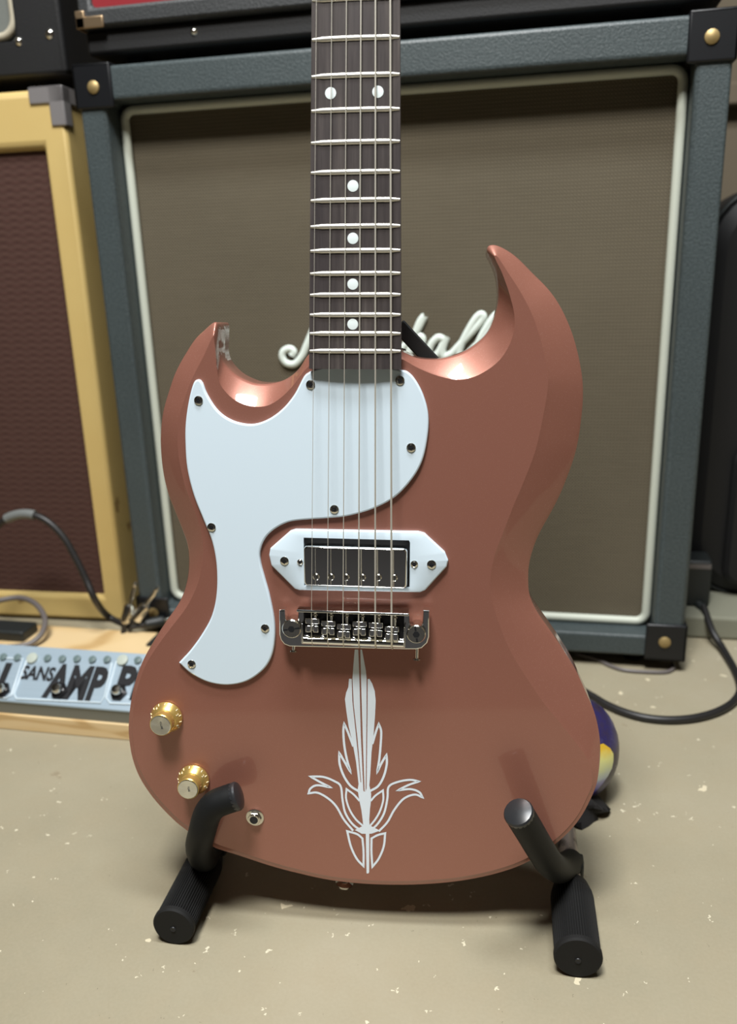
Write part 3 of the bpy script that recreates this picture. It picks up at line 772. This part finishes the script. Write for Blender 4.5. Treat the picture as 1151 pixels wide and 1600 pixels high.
# pickup with chrome cover
PZ = .0086
pc = [gp(474, 855, PZ), gp(635.5, 856.5, PZ), gp(635.5, 919, PZ), gp(474, 917.5, PZ)]
a0_, a1_ = (pc[0].x+pc[3].x)/2, (pc[1].x+pc[2].x)/2; b1_, b0_ = (pc[0].y+pc[1].y)/2, (pc[2].y+pc[3].y)/2
po = rrect(a0_, a1_, b0_, b1_, .0028, 6)
pu = prism('pickup', po, .0006, PZ, .0011, 'chrome', gt, 60)
def polyscrew(px, py):
    p = gp(px, py, PZ+.001)
    o = lathe('pole_screw', [(.0023, 0), (.0023, .0008), (.0016, .0015), (.0002, .0017)], 'nickel', pu, 14, Matrix.Translation((p.x, p.y, PZ-.0001)))
    box('pole_slot', p.x-.0002, p.x+.0002, p.y-.002, p.y+.002, PZ+.0010, PZ+.0018, 'black_gap', pu)
for x, y in ((493.7,901.5),(517,901.7),(540.4,902),(566,902.3),(590.7,902.6),(615.5,903.2)): polyscrew(x, y)

# neck, fretboard, frets
TA = tan(radians(2.5))
def zt_(Y): return .0076-TA*Y
def hw(Y): return (.0567-(.0567-.043)*Y/.4522)/2
NY1 = .452
Ys = [-.0108, 0, .1, .2, .3, NY1]
def fb_ring(Y, n=12):
    w_ = hw(Y); P = []
    for i in range(n+1):
        x = -w_+2*w_*i/n; P.append(Vector((x, Y, zt_(Y)-x*x/(2*.305))))
    P.append(Vector((w_, Y, zt_(Y)-.0052))); P.append(Vector((-w_, Y, zt_(Y)-.0052)))
    return P
fbd = rings('fretboard', [fb_ring(Y) for Y in Ys], 'rosewood', gt, 30)
def nk_ring(Y, dep, n=16):
    w_ = hw(Y); zb = zt_(Y)-.0053; P = [Vector((-w_, Y, zb)), Vector((w_, Y, zb))]
    for i in range(1, n):
        a = pi*i/n; P.append(Vector((w_*cos(a), Y, zb-dep*sin(a)**.8)))
    return P
rings('neck', [nk_ring(Y, dp) for Y, dp in ((.0, .020), (.02, .020), (.05, .017), (.2, .016), (NY1, .0145))], 'neck_wood', gt, 40)
LS = .62865
def fd(n): return LS*(1-2**(-n/12))
for n in range(22, 7, -1):
    Y = fd(22)-fd(n); w_ = hw(Y)-.0004; V, F = [], []
    cs_ = 9
    for i in range(cs_):
        x = -w_+2*w_*i/(cs_-1); zc = zt_(Y)-x*x/(2*.305); sh = .55 if i in (0, cs_-1) else 1
        for k in range(6):
            a = pi*k/5; V.append(Vector((x, Y+.00150*cos(a)*sh, zc-.0002+.0013*sin(a)*sh)))
    for i in range(cs_-1):
        for k in range(5): F.append((i*6+k, i*6+k+1, (i+1)*6+k+1, (i+1)*6+k))
        F.append((i*6+5, i*6, (i+1)*6, (i+1)*6+5))
    F.append(tuple(range(6))); F.append(tuple((cs_-1)*6+k for k in range(6)))
    mesh('fret', V, F, 'fret_metal', fbd, 50)
def dot(x, n):
    Y = fd(22)-(fd(n)+fd(n-1))/2; p = Vector((x, Y, zt_(Y)-x*x/(2*.305)-.0004))
    lathe('inlay_dot', [(.0033, 0), (.0033, .00055), (.0030, .0006)], 'inlay', fbd, 20, axisM(p, (-x*-1/.305, TA, 1)))
for n in (15, 17, 19, 21, 9): dot(gp(552.5, 400, .003).x*0+(-.0012), n)
dot(-.0144, 12); dot(.0132, 12)

# bridge
BZ = .0105
def bp(pts, z): return [gp(x, y, z) for x, y in pts]
bo = bp([(436,953),(445,953),(446,970),(449,980),(455,984),(461,980),(465,970),(465.7,953),(639,955),(640,972),(643,984),(649,990),(656,984),(660,972),(661,954),(670.5,954.5),(670.5,995),(667.5,1005),(659,1013),(650,1015),(632,1015),(471,1011),(452,1010.5),(443.5,1007),(438,1000),(436,992)], BZ)
br = prism('bridge', bo, .0035, BZ, .0008, 'chrome', gt, 25)
xL, xR = gp(471, 985, .014).x, gp(633, 985, .014).x
yT, yB = gp(552, 955, .016).y, gp(552, 1011.5, .014).y
mesh('back_wall', *boxdata(xL-.0024, xR+.0024, yT-.0016, yT, BZ-.001, .0172), 'chrome', br, None, .0004)
mesh('well', *boxdata(xL+.001, xR-.001, yB+.004, yT-.0016, BZ-.0005, BZ+.0006), 'chrome_dark', br)
# rounded front lip
V, F = [], []
for x in (xL, xR):
    for k in range(9):
        a = pi*k/8; V.append(Vector((x, yB+.0032+.0036*cos(a)*1.0, BZ-.001+.0056*sin(a))))
for k in range(8): F.append((k, k+1, 10+k, 9+k))
F += [tuple(range(9)), tuple(range(9, 18)), (0, 8, 17, 9)]
mesh('front_lip', V, F, 'chrome', br, 50)
for x in (xL, xR-.0011): mesh('side_wall', *boxdata(x, x+.0011, yB+.002, yT-.010, BZ-.001, .0155), 'chrome', br, None, .0003)
sxs = [gp(x, 985, .017).x for x in (487, 512, 536.5, 561, 586.5, 611.5)]
bot = [990, 993, 997, 992, 993, 998]
for i, (x, b) in enumerate(zip(sxs, bot)):
    yb = gp(550, b, .016).y; hwid = .0042
    P = [boxdata(x-hwid, x-.0008, yb, yb+.0045, BZ, .0168), boxdata(x+.0008, x+hwid, yb, yb+.0045, BZ, .0168), boxdata(x-.0012, x+.0012, yb+.0008, yb+.0045, BZ, .0160),
         boxdata(x-hwid-.0004, x+hwid+.0004, yb+.0052, yb+.0088, BZ, .0150), boxdata(x-hwid*.8, x+hwid*.8, yb+.0044, yb+.0053, BZ, .0136)]
    V, F = multi(P); sdl = mesh('saddle', V, F, 'chrome', br, None, .0004)
    tube('saddle_screw', [(x+.0018, yb+.0085, .0132), (x+.0018, yT-.0014, .0132)], .0010, 'chrome', br, 8)
    lathe('screw_head', [(.0019, 0), (.0018, .0009), (.0006, .0012)], 'nickel', br, 12, axisM((x+.0018, yT-.0040, .0134), (0, -1, .5)))
for (x, y), rr, ang in (((455, 983), .0064, 10), ((650, 991.5), .0062, 98)):
    p = gp(x, y, .0135)
    o = lathe('stud', [(.0052, .0005), (.0052, .0100), (rr, .0105), (rr, .0128), (rr*.9, .0136), (.0021, .0136), (.0019, .0122), (.0003, .0122)], 'nickel', br, 28, Matrix.Translation((p.x, p.y, 0)), 30)
    Mz = Matrix.Translation((p.x, p.y, 0)) @ Matrix.Rotation(radians(ang), 4, 'Z')
    for s in (-1, 1):
        V, F = boxdata(*sorted((s*.0024, s*rr*.88)), -.0006, .0006, .0130, .01375); mesh('stud_slot', [Mz @ Vector(v) for v in V], F, 'black_gap', br)
    for s in (-1, 1):
        V, F = lathedata([(rr*.60, .0131), (rr*.60, .01368)], 20); 
    lathe('stud_recess', [(.0023, .0130), (.0023, .01372)], 'black_gap', br, 6, Matrix.Translation((p.x, p.y, 0)))
for x, y0_, y1_ in ((459, 1008, 1016), (651.5, 1010, 1029)):
    p0, p1 = gp(x, y0_, .0075), gp(x-.5, y1_, .0075)
    tube('set_screw', [p0, p1], .0011, 'nickel', br, 10)
    lathe('set_screw_head', [(.0024, 0), (.0025, .0008), (.0012, .0016)], 'nickel', br, 14, axisM(p1, (0, -1, .15)))

# strings
rad_ = [.00017, .00022, .00028, .00042, .00052, .00062]
SA = .0188
top = [494, 518, 541, 563.6, 586.4, 609.6]; botx = [487.9, 512.6, 536.7, 560.7, 586, 611]
for i in range(6):
    yb = gp(550, bot[i]-3, .0165).y
    zs = .0172
    def zst(Y): return zs+(-.0101-zs)*(Y-yb)/(NY1-yb)
    xa = gp(botx[i], 760, zst(-.09)).x; Ya = gp(botx[i], 760, zst(-.09)).y
    pt = gp(top[i], 20, zst(.19)); 
    def xs(Y): return xa+(pt.x-xa)*(Y-Ya)/(pt.y-Ya)
    P = [(xs(NY1), NY1, zst(NY1)), (xs(.2), .2, zst(.2)), (xs(0), 0, zst(0)), (xs(yb+.01), yb+.01, zst(yb+.01)), (xs(yb), yb, zs), (xs(yb), yB+.0032, .0158), (xs(yb), yB+.0006, .0143), (xs(yb), yB-.0013, .0105), (xs(yb), yB-.0012, .0070), (xs(yb), yB+.001, .0052)]
    tube('string', P, rad_[i], 'string_steel', gt, 8)

# knobs
for name_, (bx, by), txt in (('control_knob', (259, 1122.5), 'VOLUME'), ('control_knob', (301, 1220.5), 'TONE')):
    p = gp(bx, by, .003); Mk = Matrix.Translation((p.x, p.y, .0003))
    kb = lathe('control_knob', [(.0112, 0), (.0114, .0012), (.0110, .0022), (.0093, .0050), (.0084, .0062), (.0084, .0066), (.0079, .0070), (.0079, .0128), (.0075, .0134), (.0070, .0134)], 'gold_plastic', gt, 40, Mk, 30)
    lathe('cap', [(.0072, .0130), (.0072, .0136), (.0068, .0139), (.0035, .01385), (.0004, .0138)], 'cap_metal', kb, 32, Mk, 20)
    text('cap_lettering', txt, .0020, Mk @ Matrix.Translation((.0006, .0004, .01395)) @ Matrix.Rotation(radians(-80), 4, 'Z'), 'print_dark', kb, 0, 0, .00003, .75)
    V, F = [], []
    tk = []
    for k in range(11):
        a = radians(215-25*k) if txt == 'VOLUME' else radians(225-25*k)
        Mt = Mk @ Matrix.Rotation(a, 4, 'Z') @ Matrix.Translation((.0107, 0, .0029)) @ Matrix.Rotation(radians(58), 4, 'Y')
        v, f = boxdata(-.0009, .0009, -.0002, .0002, -.0001, .00025); tk.append(([Mt @ Vector(q) for q in v], f))
        if k % 2 == 0:
            Mt = Mk @ Matrix.Rotation(a+.16, 4, 'Z') @ Matrix.Translation((.0098, 0, .0045)) @ Matrix.Rotation(radians(58), 4, 'Y') @ Matrix.Rotation(radians(90), 4, 'Z')
            text('numeral', str(10-k), .0028, Mt @ Matrix.Rotation(pi, 4, 'Z'), 'knob_print', kb, 0, 0, .00012)
    V, F = multi(tk); mesh('scale_ticks', V, F, 'knob_print', kb)
# output jack
p = gp(397, 1280, .003); Mj = Matrix.Translation((p.x, p.y, 0))
jk = lathe('output_jack', [(.0064, .0001), (.0064, .0009), (.0052, .0012), (.0036, .0012)], 'nickel', gt, 24, Mj, 30)
lathe('nut', [(.0050, .0009), (.0050, .0026), (.0046, .0030), (.0034, .0030)], 'nickel', jk, 6, Mj, 20)
lathe('socket', [(.0037, .0025), (.0037, .0042), (.0030, .0043), (.0029, .0032)], 'nickel', jk, 20, Mj, 30)
lathe('bore', [(.0029, .0030), (.0029, .0043)], 'black_gap', jk, 16, Mj)

# white vinyl ornament
cnt = [0]
dec = []
def dq(X, Y): return (440+X/4, 1000+Y/4)
def dpoly(P):
    cnt[0] += 1; z = .00012+.000004*cnt[0]
    n = len(P); V = [gp(*dq(*q), z) for q in P]; V2 = [Vector((v.x, v.y, -.0002)) for v in V]
    dec.append((V+V2, [tuple(range(n))]+[(i, (i+1) % n, n+(i+1) % n, n+i) for i in range(n)]))
def dstroke(P, w_=13.0, closed=False, sharp=()):
    """ribbon of even width; sharp holds indices of pointed corners"""
    if closed: P = list(P)+[P[0]]
    cuts = [0]+[i for i in sharp]+[len(P)-1]; cuts = sorted(set(cuts))
    C = []
    for a, b in zip(cuts[:-1], cuts[1:]):
        c_ = cr([Vector((x, y, 0)) for x, y in P[a:b+1]], False, 6) if b-a > 1 else [Vector((*P[a], 0)), Vector((*P[b], 0))]
        C += c_ if not C else c_[1:]
    cnt[0] += 1; z = .00012+.000004*cnt[0]; L_, R2 = [], []
    for i, p in enumerate(C):
        if closed and i in (0, len(C)-1): a, b = C[-2], C[1]
        else: a, b = C[max(i-1, 0)], C[min(i+1, len(C)-1)]
        e1 = (p-a); e2 = (b-p)
        if e1.length < 1e-6: e1 = e2
        if e2.length < 1e-6: e2 = e1
        e1 = e1.normalized(); e2 = e2.normalized()
        n1 = Vector((-e1.y, e1.x, 0)); n2 = Vector((-e2.y, e2.x, 0)); q = n1+n2
        q = q.normalized() if q.length > 1e-3 else n1
        k = min(1/max(q.dot(n1), .2), 2.2)
        L_.append(p+q*w_/2*k); R2.append(p-q*w_/2*k)
    n = len(C); V = [gp(*dq(v.x, v.y), z) for v in L_+R2]
    dec.append((V, [(i, i+1, n+i+1, n+i) for i in range(n-1)]))
dpoly([(420,243),(437,243),(441,380),(460,560),(478,740),(492,890),(480,900),(464,760),(442,640),(418,540),(403,440),(395,370),(402,330),(416,295)])
dpoly([(456,60),(478,60),(485,240),(494,600),(510,945),(497,895),(474,620),(449,400),(442,240),(448,150)])
dpoly([(491,60),(501,60),(525,190),(530,240),(530,450),(527,700),(524,945),(518,945),(506,600),(495,240)])
dpoly([(537,245),(548,243),(566,275),(581,320),(587,380),(583,470),(573,600),(561,700),(553,840),(546,925),(530,925),(533,700),(536,450)])
dpoly([(474,935),(482,890),(497,890),(512,948),(524,948),(540,890),(550,920),(558,960),(558,1000),(551,1060),(547,1120),(550,1190),(512,1190),(505,1120),(497,1060),(484,1000)])
dpoly([(524,1180),(547,1180),(546,1452),(540,1460),(530,1458)])
dpoly([(458,1188),(512,1160),(550,1160),(612,1192),(560,1211),(500,1211)])
dstroke([(447,665),(415,580),(390,522),(385,570),(391,660),(408,750),(431,828),(387,752),(359,705),(362,775),(388,850),(430,912),(482,946)], 14, sharp=(2, 6, 8))
dstroke([(566,650),(588,575),(606,525),(621,570),(618,650),(610,740),(596,828),(622,772),(654,718),(656,775),(638,850),(603,912),(552,944)], 14, sharp=(2, 6, 8))
dstroke([(486,1006),(450,966),(405,932),(402,990),(424,1060),(462,1120),(510,1164)], 12, sharp=(2,))
dstroke([(556,1006),(586,972),(632,940),(634,1000),(614,1068),(585,1120),(548,1166)], 12, sharp=(2,))
dstroke([(446,1192),(388,1122),(342,1042),(292,992),(225,955),(168,958),(180,928),(222,908),(308,922),(240,888),(178,853),(260,856),(328,882),(368,914),(380,1000),(397,1080),(440,1148),(500,1195)], 13, sharp=(5, 8, 10))
dstroke([(606,1196),(660,1138),(704,1060),(762,992),(830,966),(880,984),(858,950),(802,932),(724,940),(792,906),(858,884),(800,874),(722,888),(668,918),(660,990),(640,1080),(600,1148),(550,1196)], 13, sharp=(5, 8, 10))
dstroke([(409,1195),(432,1290),(468,1366),(511,1414),(511,1320),(504,1240),(470,1213)], 13, True, sharp=(3, 5))
dstroke([(646,1208),(637,1290),(606,1366),(566,1418),(560,1320),(561,1240),(600,1219)], 13, True, sharp=(3, 5))
V, F = multi(dec); mesh('flame_ornament', V, F, 'decal_white', gt)
# strap button under the lower edge
p = gp(538, 1378, -.017)
lathe('strap_button', [(.004, 0), (.0035, .002), (.0068, .0035), (.006, .0055), (.001, .006)], 'nickel', gt, 16, axisM((p.x, p.y+.001, -.020), (-.1, -1, 0)))
